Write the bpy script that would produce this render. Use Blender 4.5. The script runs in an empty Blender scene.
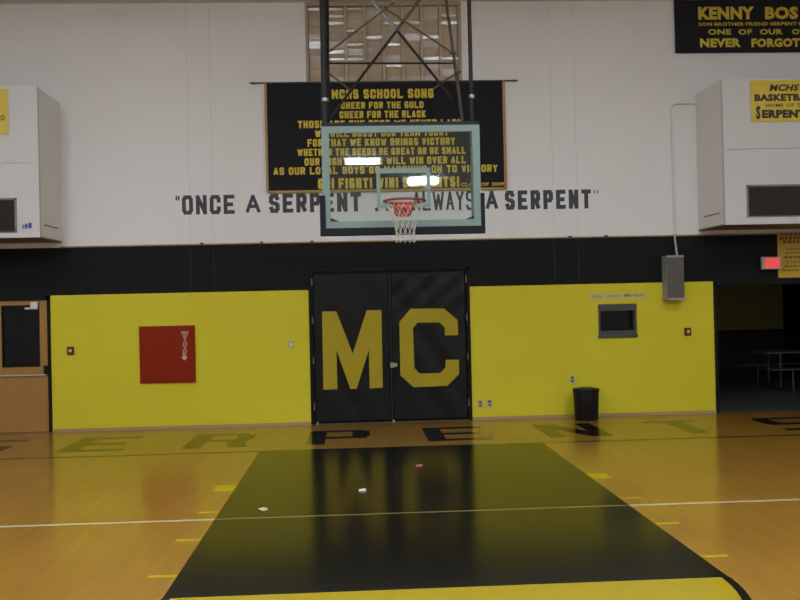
import bpy, bmesh, math, random
from mathutils import Matrix, Vector
random.seed(11)
S = bpy.context.scene
COL = S.collection

# ------------------------------------------------------------------ camera
F_PX, YAW, PITCH, ROLL, EYE = 897.9, 0.05062, 0.00676, 0.022476, 1.818
cy_, sy_ = math.cos(YAW), math.sin(YAW)
cp_, sp_ = math.cos(PITCH), math.sin(PITCH)
cr_, sr_ = math.cos(ROLL), math.sin(ROLL)
EX = Vector((cy_, -sy_, 0)); FW = Vector((sy_*cp_, cy_*cp_, sp_)); EZ = Vector((-sy_*sp_, -cy_*sp_, cp_))
right = EX*cr_ - EZ*sr_; up = EX*sr_ + EZ*cr_
cam = bpy.data.cameras.new('camera'); camo = bpy.data.objects.new('camera', cam); COL.objects.link(camo)
camo.matrix_world = Matrix(((right.x, up.x, -FW.x, 0), (right.y, up.y, -FW.y, 0), (right.z, up.z, -FW.z, EYE), (0, 0, 0, 1)))
cam.sensor_width = 36.0; cam.lens = F_PX/800*36.0; cam.clip_end = 200; cam.clip_start = .05
S.camera = camo

# ------------------------------------------------------------------ world, exposure
w = bpy.data.worlds.new('world'); S.world = w; w.use_nodes = True
w.node_tree.nodes['Background'].inputs[0].default_value = (.5, .5, .5, 1)
w.node_tree.nodes['Background'].inputs[1].default_value = .1
S.view_settings.view_transform = 'Standard'; S.view_settings.look = 'None'
S.view_settings.gamma = 1; S.view_settings.use_curve_mapping = False
S.view_settings.exposure = 0.0
LAMP = 49.5            # radiance of the fluorescent diffusers
LAMP_COL = (.92, 1.0, 1.08)

# ------------------------------------------------------------------ key distances (metres)
DW = 14.07             # face of the end wall
DB = 11.555            # baseline
LC = .5725             # centre line of the lane
ZTOP = 6.60            # ceiling
DT = DW-.0035          # backs of things fixed to the end wall
ZB, ZY = 2.835, 2.10   # top of the black band, top of the yellow
XL, XR, YF = -8.0, 9.2, -17.0

def ray(u, v):
    u -= 400; v -= 300
    a = u*cr_ - v*sr_; b = u*sr_ + v*cr_
    return EX*(a/F_PX) + EZ*(-b/F_PX) + FW
def W(u, v, Y=DW):     # point on the upright plane at depth Y that the photo shows at (u, v)
    d = ray(u, v); s = Y/d.y
    return Vector((d.x*s, Y, d.z*s + EYE))
def WX(u, v, Y=DW): return W(u, v, Y).x
def WZ(u, v, Y=DW): return W(u, v, Y).z
def FL(u, v):          # point on the floor
    d = ray(u, v); s = -EYE/d.z
    return Vector((d.x*s, d.y*s, 0))

# ------------------------------------------------------------------ materials
def lin(c):
    return tuple((x/255/12.92 if x/255 <= .04045 else ((x/255+.055)/1.055)**2.4) for x in c)
def mat(name, col, rough=.6, metal=0, spec=.5, noise=0, nscale=6, bump=0, bscale=60, coat=0):
    m = bpy.data.materials.new(name); m.use_nodes = True
    nt = m.node_tree; b = nt.nodes['Principled BSDF']
    b.inputs['Base Color'].default_value = (*col, 1); b.inputs['Roughness'].default_value = rough
    b.inputs['Metallic'].default_value = metal; b.inputs['Specular IOR Level'].default_value = spec
    b.inputs['Coat Weight'].default_value = coat
    tc = nt.nodes.new('ShaderNodeTexCoord')
    if noise:
        n = nt.nodes.new('ShaderNodeTexNoise'); n.inputs['Scale'].default_value = nscale; n.inputs['Detail'].default_value = 4
        nt.links.new(tc.outputs['Object'], n.inputs['Vector'])
        r = nt.nodes.new('ShaderNodeMix'); r.data_type = 'RGBA'
        r.inputs[6].default_value = (*[c*(1-noise) for c in col], 1); r.inputs[7].default_value = (*[min(1, c*(1+noise)) for c in col], 1)
        nt.links.new(n.outputs['Fac'], r.inputs[0]); nt.links.new(r.outputs[2], b.inputs['Base Color'])
    if bump:
        n2 = nt.nodes.new('ShaderNodeTexNoise'); n2.inputs['Scale'].default_value = bscale; n2.inputs['Detail'].default_value = 3
        nt.links.new(tc.outputs['Object'], n2.inputs['Vector'])
        bp = nt.nodes.new('ShaderNodeBump'); bp.inputs['Strength'].default_value = bump; bp.inputs['Distance'].default_value = .01
        nt.links.new(n2.outputs['Fac'], bp.inputs['Height']); nt.links.new(bp.outputs[0], b.inputs['Normal'])
    return m
def blockwall(name, col, rough=.5, spec=.4, noise=.03):
    """painted concrete block: faint joints as bump, faint blotches"""
    m = mat(name, col, rough, 0, spec, noise, 1.3)
    nt = m.node_tree; b = nt.nodes['Principled BSDF']
    g = nt.nodes.new('ShaderNodeNewGeometry'); sx = nt.nodes.new('ShaderNodeSeparateXYZ'); cx = nt.nodes.new('ShaderNodeCombineXYZ')
    ad = nt.nodes.new('ShaderNodeMath'); ad.operation = 'ADD'
    nt.links.new(g.outputs['Position'], sx.inputs[0])
    nt.links.new(sx.outputs['X'], ad.inputs[0]); nt.links.new(sx.outputs['Y'], ad.inputs[1])
    nt.links.new(ad.outputs[0], cx.inputs['X']); nt.links.new(sx.outputs['Z'], cx.inputs['Y'])
    br = nt.nodes.new('ShaderNodeTexBrick'); br.inputs['Scale'].default_value = 1
    br.inputs['Brick Width'].default_value = .406; br.inputs['Row Height'].default_value = .203
    br.inputs['Mortar Size'].default_value = .006; br.inputs['Mortar Smooth'].default_value = .6
    br.inputs['Color1'].default_value = (1, 1, 1, 1); br.inputs['Color2'].default_value = (1, 1, 1, 1); br.inputs['Mortar'].default_value = (0, 0, 0, 1)
    nt.links.new(cx.outputs[0], br.inputs['Vector'])
    bp = nt.nodes.new('ShaderNodeBump'); bp.inputs['Strength'].default_value = .22; bp.inputs['Distance'].default_value = .004
    nt.links.new(br.outputs['Color'], bp.inputs['Height']); nt.links.new(bp.outputs[0], b.inputs['Normal'])
    return m
def woodfloor():
    m = bpy.data.materials.new('maple_floor'); m.use_nodes = True
    nt = m.node_tree; b = nt.nodes['Principled BSDF']; N = nt.nodes.new; Lk = nt.links.new
    g = N('ShaderNodeNewGeometry'); sx = N('ShaderNodeSeparateXYZ'); cx = N('ShaderNodeCombineXYZ')
    Lk(g.outputs['Position'], sx.inputs[0]); Lk(sx.outputs['Y'], cx.inputs['X']); Lk(sx.outputs['X'], cx.inputs['Y'])   # boards run the length of the court
    br = N('ShaderNodeTexBrick'); br.inputs['Scale'].default_value = 1; br.inputs['Brick Width'].default_value = .9
    br.inputs['Row Height'].default_value = .083; br.inputs['Mortar Size'].default_value = .0012
    br.inputs['Color1'].default_value = (.306, .157, .023, 1); br.inputs['Color2'].default_value = (.302, .154, .022, 1); br.inputs['Mortar'].default_value = (.302, .154, .022, 1)
    Lk(cx.outputs[0], br.inputs['Vector'])
    mp = N('ShaderNodeMapping'); mp.inputs['Scale'].default_value = (1.3, 13, 1)
    Lk(cx.outputs[0], mp.inputs['Vector'])
    n = N('ShaderNodeTexNoise'); n.inputs['Scale'].default_value = 1; n.inputs['Detail'].default_value = 2
    Lk(mp.outputs[0], n.inputs['Vector'])
    n3 = N('ShaderNodeTexNoise'); n3.inputs['Scale'].default_value = 1.1; n3.inputs['Detail'].default_value = 3
    Lk(cx.outputs[0], n3.inputs['Vector'])
    mr = N('ShaderNodeMapRange'); mr.inputs['From Min'].default_value = .3; mr.inputs['From Max'].default_value = .7
    mr.inputs['To Min'].default_value = .91; mr.inputs['To Max'].default_value = 1.08
    Lk(n.outputs['Fac'], mr.inputs['Value'])
    mr2 = N('ShaderNodeMapRange'); mr2.inputs['From Min'].default_value = .3; mr2.inputs['From Max'].default_value = .7
    mr2.inputs['To Min'].default_value = .93; mr2.inputs['To Max'].default_value = 1.07
    Lk(n3.outputs['Fac'], mr2.inputs['Value'])
    mu = N('ShaderNodeMath'); mu.operation = 'MULTIPLY'; Lk(mr.outputs[0], mu.inputs[0]); Lk(mr2.outputs[0], mu.inputs[1])
    vm = N('ShaderNodeVectorMath'); vm.operation = 'SCALE'; Lk(br.outputs['Color'], vm.inputs[0]); Lk(mu.outputs[0], vm.inputs['Scale'])
    Lk(vm.outputs[0], b.inputs['Base Color'])
    b.inputs['Roughness'].default_value = .15; b.inputs['IOR'].default_value = 1.5; b.inputs['Specular IOR Level'].default_value = .14; b.inputs['Coat Weight'].default_value = .32; b.inputs['Coat Roughness'].default_value = .29; b.inputs['Coat IOR'].default_value = 1.5
    return m
def oak(name, c1, c2):
    m = mat(name, c1, .4); nt = m.node_tree; b = nt.nodes['Principled BSDF']
    tc = nt.nodes.new('ShaderNodeTexCoord'); mp = nt.nodes.new('ShaderNodeMapping'); mp.inputs['Scale'].default_value = (14, 14, 1.2)
    n = nt.nodes.new('ShaderNodeTexNoise'); n.inputs['Scale'].default_value = 1; n.inputs['Detail'].default_value = 5
    mx = nt.nodes.new('ShaderNodeMix'); mx.data_type = 'RGBA'; mx.inputs[6].default_value = (*c1, 1); mx.inputs[7].default_value = (*c2, 1)
    nt.links.new(tc.outputs['Object'], mp.inputs[0]); nt.links.new(mp.outputs[0], n.inputs['Vector'])
    nt.links.new(n.outputs['Fac'], mx.inputs[0]); nt.links.new(mx.outputs[2], b.inputs['Base Color'])
    return m
def emit(name, col, s):
    m = bpy.data.materials.new(name); m.use_nodes = True; b = m.node_tree.nodes['Principled BSDF']
    b.inputs['Base Color'].default_value = (*[min(1, c) for c in col], 1)
    b.inputs['Emission Color'].default_value = (*col, 1); b.inputs['Emission Strength'].default_value = s
    return m
def glassmat():
    m = bpy.data.materials.new('backboard_glass'); m.use_nodes = True; nt = m.node_tree
    for n in list(nt.nodes): nt.nodes.remove(n)
    N = nt.nodes.new; Lk = nt.links.new
    out = N('ShaderNodeOutputMaterial'); tr = N('ShaderNodeBsdfTransparent'); tr.inputs[0].default_value = (.93, .97, .955, 1)
    gl = N('ShaderNodeBsdfGlossy'); gl.inputs['Roughness'].default_value = .025
    df = N('ShaderNodeBsdfDiffuse'); df.inputs[0].default_value = (.5, .62, .58, 1)
    fr = N('ShaderNodeFresnel'); fr.inputs['IOR'].default_value = 1.52
    m1 = N('ShaderNodeMixShader'); m1.inputs[0].default_value = .015
    m2 = N('ShaderNodeMixShader')
    Lk(tr.outputs[0], m1.inputs[1]); Lk(df.outputs[0], m1.inputs[2])
    Lk(fr.outputs[0], m2.inputs[0]); Lk(m1.outputs[0], m2.inputs[1]); Lk(gl.outputs[0], m2.inputs[2])
    Lk(m2.outputs[0], out.inputs[0])
    return m

M = {}
M['white'] = blockwall('white_block_wall', (.70, .69, .685))
M['black'] = blockwall('black_painted_block', (.0078, .0077, .0083), .6, .12)
M['yellow'] = blockwall('yellow_painted_block', (.60, .525, .022), .55, .2)
M['ceil'] = mat('ceiling_panel', (.60, .59, .56), .8, noise=.03)
M['floor'] = woodfloor()
M['lane'] = mat('black_floor_paint', (.0042, .0045, .0038), .17, spec=.23, noise=.15, nscale=3)
M['yfloor'] = mat('yellow_floor_paint', (.37, .275, .010), .2, spec=.3, noise=.05)
M['mark'] = mat('bright_yellow_floor_paint', (.47, .37, .008), .2, spec=.3)
M['wfloor'] = mat('white_floor_line', (.50, .44, .29), .2, spec=.3)
M['tfloor'] = mat('worn_tan_line', (.20, .14, .045), .2)
M['base'] = mat('tan_wall_line', (.35, .23, .10), .5)
M['navy'] = mat('navy_wall_paint', (.022, .024, .036), .55)
M['pale'] = mat('pale_painted_metal', (.545, .535, .53), .5, noise=.03)
M['paleside'] = mat('lightened_cabinet_side', (.76, .74, .70), .5, noise=.04)  # side colour raised to make up for weak lamplight on that face
M['soffit'] = oak('brown_plywood', (.12, .075, .02), (.17, .105, .03))
M['grille'] = mat('dark_louvre', (.045, .040, .034), .6, spec=.2)
M['galv'] = mat('galvanised_frame', (.17, .17, .16), .5, .2)
M['vinyl'] = mat('black_vinyl', (.0068, .0068, .0068), .42, 0, .18, bump=.25, bscale=5)
M['gold'] = mat('gold_vinyl', (.38, .285, .012), .5, spec=.2, bump=.2, bscale=5)
M['cloth'] = mat('black_banner_cloth', (.013, .013, .017), .8, 0, .2, bump=.15, bscale=90)
M['btext'] = mat('yellow_banner_letter', (.58, .44, .035), .6, noise=.12, nscale=18)
M['bedge'] = mat('gold_banner_edging', (.38, .24, .07), .7)
M['steel'] = mat('dark_steel_pipe', (.011, .0105, .014), .45, 0, .22)
M['bright'] = mat('bright_steel_pipe', (.26, .25, .27), .35, .3)
M['brown'] = mat('brown_steel_pipe', (.075, .06, .048), .5, 0, .3)
M['frame'] = mat('pale_green_backboard_border', (.17, .245, .225), .4)
M['pad'] = mat('navy_backboard_padding', (.009, .010, .016), .6, spec=.2)
M['glass'] = glassmat()
M['rim'] = mat('orange_rim', (.62, .085, .04), .45)
M['rimdark'] = mat('dark_red_rim', (.22, .05, .045), .45)  # rim in a darker red than its bracket
M['net'] = mat('white_net_cord', (.50, .48, .44), .8)
M['wood'] = oak('oak_door', (.28, .135, .026), (.38, .19, .036))
M['dframe'] = mat('black_door_frame', (.007, .0065, .006), .6, spec=.15)
M['darkglass'] = mat('dark_glass', (.005, .005, .006), .15, 0, .15)
M['chrome'] = mat('brushed_metal', (.62, .61, .58), .35, .7)
M['red'] = mat('red_enamel', (.225, .016, .002), .5, spec=.12, noise=.08)
M['alarm'] = mat('alarm_red', (.17, .016, .008), .5, spec=.2)
M['dec'] = mat('white_decal', (.52, .40, .33), .5)
M['plate'] = mat('ivory_plate', (.37, .35, .23), .45)
M['slot'] = mat('dark_slot', (.05, .05, .04), .6)
M['can'] = mat('black_plastic', (.008, .008, .008), .5, spec=.25, noise=.1)
M['bag'] = mat('black_bag', (.010, .010, .010), .4, spec=.25)
M['greybox'] = mat('grey_speaker_grille', (.115, .105, .09), .55, spec=.3)
M['greyside'] = mat('light_grey_box_side', (.30, .30, .30), .5)
M['ysign'] = mat('yellow_sign_board', (.60, .44, .045), .35, noise=.1, nscale=3)
M['ink'] = mat('black_ink', (.02, .02, .015), .5)
M['ypost'] = mat('gold_poster', (.48, .32, .02), .5, noise=.08)
M['redink'] = mat('brown_red_ink', (.16, .05, .01), .5)
M['exitw'] = mat('exit_housing', (.42, .36, .34), .5)
M['exitr'] = emit('exit_glow', (.55, .085, .09), .5)
M['exitl'] = emit('exit_letter_glow', (.75, .06, .055), .8)
M['blue'] = mat('blue_decal', (.045, .07, .32), .5)
M['paper'] = mat('white_paper', (.75, .72, .66), .6)
M['slat'] = mat('brown_glass_louvre', (.42, .35, .28), .16, 0, .8)
M['mull'] = mat('tan_window_bar', (.46, .39, .26), .6)
M['wframe'] = mat('brown_window_frame', (.34, .28, .22), .6)
M['pipe'] = mat('pale_tan_pipe', (.40, .36, .30), .5)
M['w2frame'] = mat('dark_grey_frame', (.075, .072, .062), .5, spec=.2)
M['rear'] = mat('darkened_rear_wall', (.26, .22, .18), .8, noise=.1)  # unseen rear wall, its colour darkened to keep glass reflections dark
M['jw'] = mat('grey_joint', (.60, .59, .58), .7)
M['jk'] = mat('black_joint', (.004, .004, .004), .7)
M['jy'] = mat('olive_joint', (.55, .48, .02), .7)
M['palegrey'] = mat('pale_grey_ink', (.26, .24, .12), .6)
M['dimsteel'] = mat('dim_steel', (.05, .05, .052), .5)
M['lamp'] = emit('lamp_diffuser', LAMP_COL, LAMP)
M['lampbody'] = mat('lamp_housing', (.7, .7, .68), .5)
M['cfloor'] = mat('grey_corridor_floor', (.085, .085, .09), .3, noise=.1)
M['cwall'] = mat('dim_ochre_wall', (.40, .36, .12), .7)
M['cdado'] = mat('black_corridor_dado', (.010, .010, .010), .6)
M['tabletop'] = mat('grey_laminate', (.07, .072, .075), .5)
M['whitestrip'] = mat('cream_sign_strip', (.52, .46, .17), .5)
M['beige'] = mat('beige_scrap', (.55, .47, .25), .6)
M['pinkscrap'] = mat('pink_scrap', (.45, .16, .13), .6)

# ------------------------------------------------------------------ mesh helpers
class MB:
    def __init__(s): s.v = []; s.f = []; s.m = []; s.sm = []
    def add(s, vs, fs, mi=0, smooth=False):
        o = len(s.v); s.v += [tuple(x) for x in vs]
        for f in fs: s.f.append(tuple(i+o for i in f)); s.m.append(mi); s.sm.append(smooth)
    def box(s, a, b, mi=0):
        (x0, y0, z0), (x1, y1, z1) = a, b
        x0, x1 = sorted((x0, x1)); y0, y1 = sorted((y0, y1)); z0, z1 = sorted((z0, z1))
        v = [(x0,y0,z0),(x1,y0,z0),(x1,y1,z0),(x0,y1,z0),(x0,y0,z1),(x1,y0,z1),(x1,y1,z1),(x0,y1,z1)]
        s.add(v, [(0,3,2,1),(4,5,6,7),(0,1,5,4),(1,2,6,5),(2,3,7,6),(3,0,4,7)], mi)
        return s
    def rbox(s, c, size, rx=0, rz=0, mi=0):
        hx, hy, hz = [q/2 for q in size]
        R = Matrix.Rotation(rz, 3, 'Z') @ Matrix.Rotation(rx, 3, 'X')
        v = [Vector(c) + R @ Vector(p) for p in [(-hx,-hy,-hz),(hx,-hy,-hz),(hx,hy,-hz),(-hx,hy,-hz),(-hx,-hy,hz),(hx,-hy,hz),(hx,hy,hz),(-hx,hy,hz)]]
        s.add(v, [(0,3,2,1),(4,5,6,7),(0,1,5,4),(1,2,6,5),(2,3,7,6),(3,0,4,7)], mi); return s
    def prism_xz(s, poly, y0, y1, mi=0):      # poly of (x, z); y0 is the near face
        n = len(poly); ar = sum(poly[i][0]*poly[(i+1)%n][1]-poly[(i+1)%n][0]*poly[i][1] for i in range(n))
        if ar < 0: poly = poly[::-1]
        v = [(x, y0, z) for x, z in poly] + [(x, y1, z) for x, z in poly]
        f = [tuple(range(n)), tuple(range(2*n-1, n-1, -1))] + [(i, i+n, (i+1)%n+n, (i+1)%n) for i in range(n)]
        s.add(v, f, mi); return s
    def prism_xy(s, poly, z0, z1, mi=0):
        n = len(poly); ar = sum(poly[i][0]*poly[(i+1)%n][1]-poly[(i+1)%n][0]*poly[i][1] for i in range(n))
        if ar < 0: poly = poly[::-1]
        v = [(x, y, z0) for x, y in poly] + [(x, y, z1) for x, y in poly]
        f = [tuple(range(n-1, -1, -1)), tuple(range(n, 2*n))] + [(i, (i+1)%n, (i+1)%n+n, i+n) for i in range(n)]
        s.add(v, f, mi); return s
    def tube(s, pts, r, n=10, mi=0, closed=False):
        pts = [Vector(p) for p in pts]; k = len(pts); rings = []
        for i, p in enumerate(pts):
            if closed: t = pts[(i+1)%k]-pts[i-1]
            else: t = pts[min(i+1, k-1)]-pts[max(i-1, 0)]
            t.normalize(); a = Vector((0,0,1)) if abs(t.z) < .9 else Vector((0,1,0))
            e1 = t.cross(a).normalized(); e2 = t.cross(e1)
            rings.append([p + (e1*math.cos(2*math.pi*j/n) + e2*math.sin(2*math.pi*j/n))*r for j in range(n)])
        v = [q for R in rings for q in R]; f = []
        for i in range(k if closed else k-1):
            a, b = i*n, ((i+1)%k)*n
            for j in range(n): f.append((a+j, b+j, b+(j+1)%n, a+(j+1)%n))
        s.add(v, f, mi, True)
        if not closed: s.add(rings[0], [tuple(range(n))], mi); s.add(rings[-1], [tuple(range(n-1, -1, -1))], mi)
        return s
    def lathe(s, prof, c, n=32, mi=0, caps=True):
        v = []; f = []
        for r, z in prof: v += [(c[0]+r*math.cos(2*math.pi*j/n), c[1]+r*math.sin(2*math.pi*j/n), c[2]+z) for j in range(n)]
        for i in range(len(prof)-1):
            for j in range(n): f.append((i*n+j, i*n+(j+1)%n, (i+1)*n+(j+1)%n, (i+1)*n+j))
        s.add(v, f, mi, True)
        if caps:
            s.add(v[:n], [tuple(range(n-1, -1, -1))], mi); s.add(v[-n:], [tuple(range(n))], mi)
        return s
    def build(s, name, mats, parent=None, bevel=0):
        me = bpy.data.meshes.new(name); off = Vector((0,0,0))
        if parent is not None:
            p = parent
            while p is not None: off += p.location; p = p.parent
        me.from_pydata([tuple(Vector(q)-off) for q in s.v], [], s.f)
        for m in (mats if isinstance(mats, (list, tuple)) else [mats]): me.materials.append(m)
        for i, pl in enumerate(me.polygons): pl.material_index = s.m[i]; pl.use_smooth = s.sm[i]
        me.update()
        o = bpy.data.objects.new(name, me); COL.objects.link(o)
        if parent is not None: o.parent = parent
        if bevel:
            b = o.modifiers.new('bevel', 'BEVEL'); b.width = bevel; b.segments = 2; b.limit_method = 'ANGLE'
        return o
def struct(o, label=None):
    o['kind'] = 'structure'
    if label: o['label'] = label
    return o
def thing(name, label, cat, loc=(0,0,0), group=None):
    o = bpy.data.objects.new(name, None); COL.objects.link(o); o.location = loc; o.empty_display_size = .1
    return tag(o, label, cat, group)
def tag(o, label, cat, group=None):
    o['label'] = label; o['category'] = cat
    if group: o['group'] = group
    return o
def B(a, b, mi=0): return MB().box(a, b, mi)

def text_mb(txt, x0, x1, z0, z1, y, bold=.02, depth=.004, ws=1.15, ls=1.0, shear=0):
    """upright lettering filling the rectangle x0..x1, z0..z1; its front face at y-depth"""
    cu = bpy.data.curves.new('t', 'FONT'); cu.body = txt; cu.size = 1; cu.offset = bold; cu.extrude = .5; cu.resolution_u = 2
    cu.space_word = ws; cu.space_character = ls; cu.shear = shear
    ob = bpy.data.objects.new('t', cu); COL.objects.link(ob)
    bpy.context.view_layer.update()
    me = bpy.data.meshes.new_from_object(ob.evaluated_get(bpy.context.evaluated_depsgraph_get()))
    vs = [v.co.copy() for v in me.vertices]; fs = [tuple(p.vertices) for p in me.polygons]
    bpy.data.objects.remove(ob); bpy.data.curves.remove(cu); bpy.data.meshes.remove(me)
    ax = min(v.x for v in vs); bx = max(v.x for v in vs); ay = min(v.y for v in vs); by = max(v.y for v in vs)
    out = [(x0+(v.x-ax)/(bx-ax)*(x1-x0), y - depth*(v.z+.5), z0+(v.y-ay)/(by-ay)*(z1-z0)) for v in vs]
    mb = MB(); mb.add(out, fs); return mb
def text_px(txt, u0, u1, vt0, vb0, vt1, vb1, Y, **k):
    """lettering between pixel columns u0..u1 (top/bottom rows given at the left and the right end)"""
    a, b = W(u0, (vt0+vb0)/2, Y), W(u1, (vt1+vb1)/2, Y)
    zt = (WZ(u0, vt0, Y)+WZ(u1, vt1, Y))/2; zb = (WZ(u0, vb0, Y)+WZ(u1, vb1, Y))/2
    return text_mb(txt, a.x, b.x, zb, zt, Y, **k)

# block lettering drawn with a flat brush: strokes on a unit cell
G = {'A': [[(0,0),(.5,1),(1,0)],[(.2,.33),(.8,.33)]], 'B': [[(0,0),(0,1),(.8,1),(1,.85),(1,.65),(.8,.52),(0,.52)],[(.8,.52),(1,.38),(1,.15),(.8,0),(0,0)]],
     'C': [[(1,.75),(1,.85),(.8,1),(.2,1),(0,.85),(0,.15),(.2,0),(.8,0),(1,.15),(1,.25)]], 'D': [[(0,0),(0,1),(.7,1),(1,.8),(1,.2),(.7,0),(0,0)]],
     'E': [[(1,1),(0,1),(0,0),(1,0)],[(0,.5),(.8,.5)]], 'F': [[(1,1),(0,1),(0,0)],[(0,.5),(.8,.5)]], 'G': [[(1,.8),(.8,1),(.2,1),(0,.85),(0,.15),(.2,0),(.8,0),(1,.15),(1,.45),(.55,.45)]],
     'H': [[(0,0),(0,1)],[(1,0),(1,1)],[(0,.5),(1,.5)]], 'I': [[(0,0),(0,1)]], 'K': [[(0,0),(0,1)],[(1,1),(0,.45)],[(.3,.6),(1,0)]], 'L': [[(0,1),(0,0),(1,0)]],
     'M': [[(0,0),(0,1),(.5,.3),(1,1),(1,0)]], 'N': [[(0,0),(0,1),(1,0),(1,1)]], 'O': [[(.2,1),(.8,1),(1,.82),(1,.18),(.8,0),(.2,0),(0,.18),(0,.82),(.2,1)]],
     'P': [[(0,0),(0,1),(.8,1),(1,.85),(1,.6),(.8,.45),(0,.45)]], 'R': [[(0,0),(0,1),(.8,1),(1,.85),(1,.62),(.8,.48),(0,.48)],[(.5,.48),(1,0)]],
     'S': [[(1,.8),(.8,1),(.2,1),(0,.85),(0,.65),(.2,.53),(.8,.47),(1,.35),(1,.15),(.8,0),(.2,0),(0,.2)]], 'T': [[(0,1),(1,1)],[(.5,1),(.5,0)]],
     'U': [[(0,1),(0,.15),(.2,0),(.8,0),(1,.15),(1,1)]], 'V': [[(0,1),(.5,0),(1,1)]], 'W': [[(0,1),(.25,0),(.5,.85),(.75,0),(1,1)]], 'Y': [[(0,1),(.5,.5),(1,1)],[(.5,.5),(.5,0)]],
     '!': [[(0,1),(0,.4)],[(0,.06),(0,0)]], '.': [[(0,.03),(0,0)]], '"': [[(0,1),(0,0)],[(1,1),(1,0)]]}
GW = {'I': 0, '!': 0, '.': 0, 'M': 1.25, 'W': 1.6, '"': 1}
def brush(txt, x0, x1, z0, z1, y, t=.2, gap=.55, space=.75, depth=.0015):
    """t: stroke width as a share of the letter height"""
    h = z1-z0; tw = t*h; n = len(txt)
    units = sum(GW.get(c, 1) for c in txt if c != ' ')
    free = (x1-x0) - tw*sum(1 for c in txt if c != ' ') - tw*gap*(n-1-2*txt.count(' '))
    den = units+space*txt.count(' ')
    if den == 0: gap += free/tw/(n-1); den = 1          # dots only: spread them
    cwid = free/den; mb = MB(); x = x0; k = 0
    for c in txt:
        if c == ' ': x += cwid*space - tw*gap; continue
        gw = GW.get(c, 1)*cwid
        for pl in G[c]:
            for (a, b), (c2, d) in zip(pl, pl[1:]):
                p = Vector((x+tw/2+a*gw, 0, z0+tw/2+b*(h-tw))); q = Vector((x+tw/2+c2*gw, 0, z0+tw/2+d*(h-tw)))
                dr = (q-p).normalized() if (q-p).length > 1e-6 else Vector((0, 0, 1)); nr = Vector((-dr.z, 0, dr.x))*tw/2
                ex = dr*tw*(.5 if abs(dr.x) < .05 or abs(dr.z) < .05 else .3)
                P = [p-ex-nr, q+ex-nr, q+ex+nr, p-ex+nr]; o = depth+.00006*(k % 9)
                mb.prism_xz([(v.x, v.z) for v in P], y-o, y); k += 1
        x += gw+tw+tw*gap
    return mb
def brush_px(txt, u0, u1, vt0, vb0, vt1, vb1, Y, **k):
    a, b = W(u0, (vt0+vb0)/2, Y), W(u1, (vt1+vb1)/2, Y)
    return brush(txt, a.x, b.x, (WZ(u0, vb0, Y)+WZ(u1, vb1, Y))/2, (WZ(u0, vt0, Y)+WZ(u1, vt1, Y))/2, Y, **k)

# ------------------------------------------------------------------ the setting
T = .35
XD0, XD1, ZD = -5.72, WX(51.5, 365), 2.10          # left door opening (with frame)
XO0, ZO = WX(714.6, 350), 2.075                     # right opening
XC0, XC1, ZC = WX(310, 348), WX(470.5, 345), 2.42   # double door
hx0, hx1, hz0, hz1 = WX(307.5, 45), WX(459.5, 45), WZ(384, 83), WZ(384, 4)   # high window
sx0, sx1, sz0, sz1 = WX(599, 320), WX(636, 320), WZ(617, 337), WZ(617, 304.5)   # small window
wb = MB()
WHT, BLK, YEL = 0, 1, 2
def cell(x0, x1, z0, z1, m): wb.box((x0, DW, z0), (x1, DW+T, z1), m)
cell(XL, hx0, ZB, ZTOP, WHT); cell(hx1, XR, ZB, ZTOP, WHT); cell(hx0, hx1, ZB, hz0, WHT); cell(hx0, hx1, hz1, ZTOP, WHT)
cell(XL, XC0, ZC, ZB, BLK); cell(XC1, XR, ZC, ZB, BLK); cell(XC0, XC1, ZC, ZB, BLK)
cell(XL, XC0, ZY, ZC, BLK); cell(XC1, XR, ZY, ZC, BLK)
cell(XL, XD0, 0, ZY, BLK)
cell(XD1, XC0, 0, ZY, YEL)
cell(XC1, sx0, 0, ZY, YEL); cell(sx0, sx1, 0, sz0, YEL); cell(sx0, sx1, sz1, ZY, YEL); cell(sx1, XO0, 0, ZY, YEL)
cell(XO0, XR, ZO, ZY, BLK)
wall = struct(wb.build('wall_back', [M['white'], M['black'], M['yellow']]), 'gym end wall, white above a black band above yellow')
for u in (190.5, 213.5, 554.5, 578.5):
    x = WX(u, 250); mb = MB()
    for z0_, z1_, k in ((ZB+.02, ZTOP, 0), (ZY, ZB, 1), (.05, ZY, 2)): mb.box((x-.006, DW-.0008, z0_), (x+.006, DW, z1_), k)
    mb.build('wall_joint', [M['jw'], M['jk'], M['jy']], wall)
struct(B((XL-T, YF, 0), (XL, DW+T, ZTOP)).build('wall_left', M['white']))
struct(B((XR, YF, 0), (XR+T, DW+T, ZTOP)).build('wall_right', M['white']))
struct(B((XL-T, YF-T, 0), (XR+T, YF, ZTOP)).build('wall_front', M['rear']))
struct(B((XL-T, YF-T, ZTOP), (XR+T, DW+T, ZTOP+.2)).build('ceiling', M['ceil']))
floor = struct(B((XL-T, YF-T, -.2), (XR+T, DW+.02, 0)).build('floor', M['floor']), 'glossy wooden gym floor')
bb = MB()
for xa, xb in ((XD1, XC0), (XC1, XO0)): bb.box((xa, DW-.012, 0), (xb, DW, .045))
struct(bb.build('foot_reflection_strip', M['base']))  # added tan strip; its colour stands in for a reflection along the wall foot
# tan pipe along the foot of the white wall
t1 = struct(MB().tube([(WX(60, 246), DW-.012, ZB+.008), (XR, DW-.012, ZB+.008)], .012, 8).build('trim_1', M['base']), 'thin tan pipe along the foot of the white wall')
for u in (202, 262, 312, 570, 606):
    MB().box((WX(u-1.5, 242), DW-.032, ZB), (WX(u+1.5, 242), DW, ZB+.035)).build('clip', M['brown'], t1)

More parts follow.
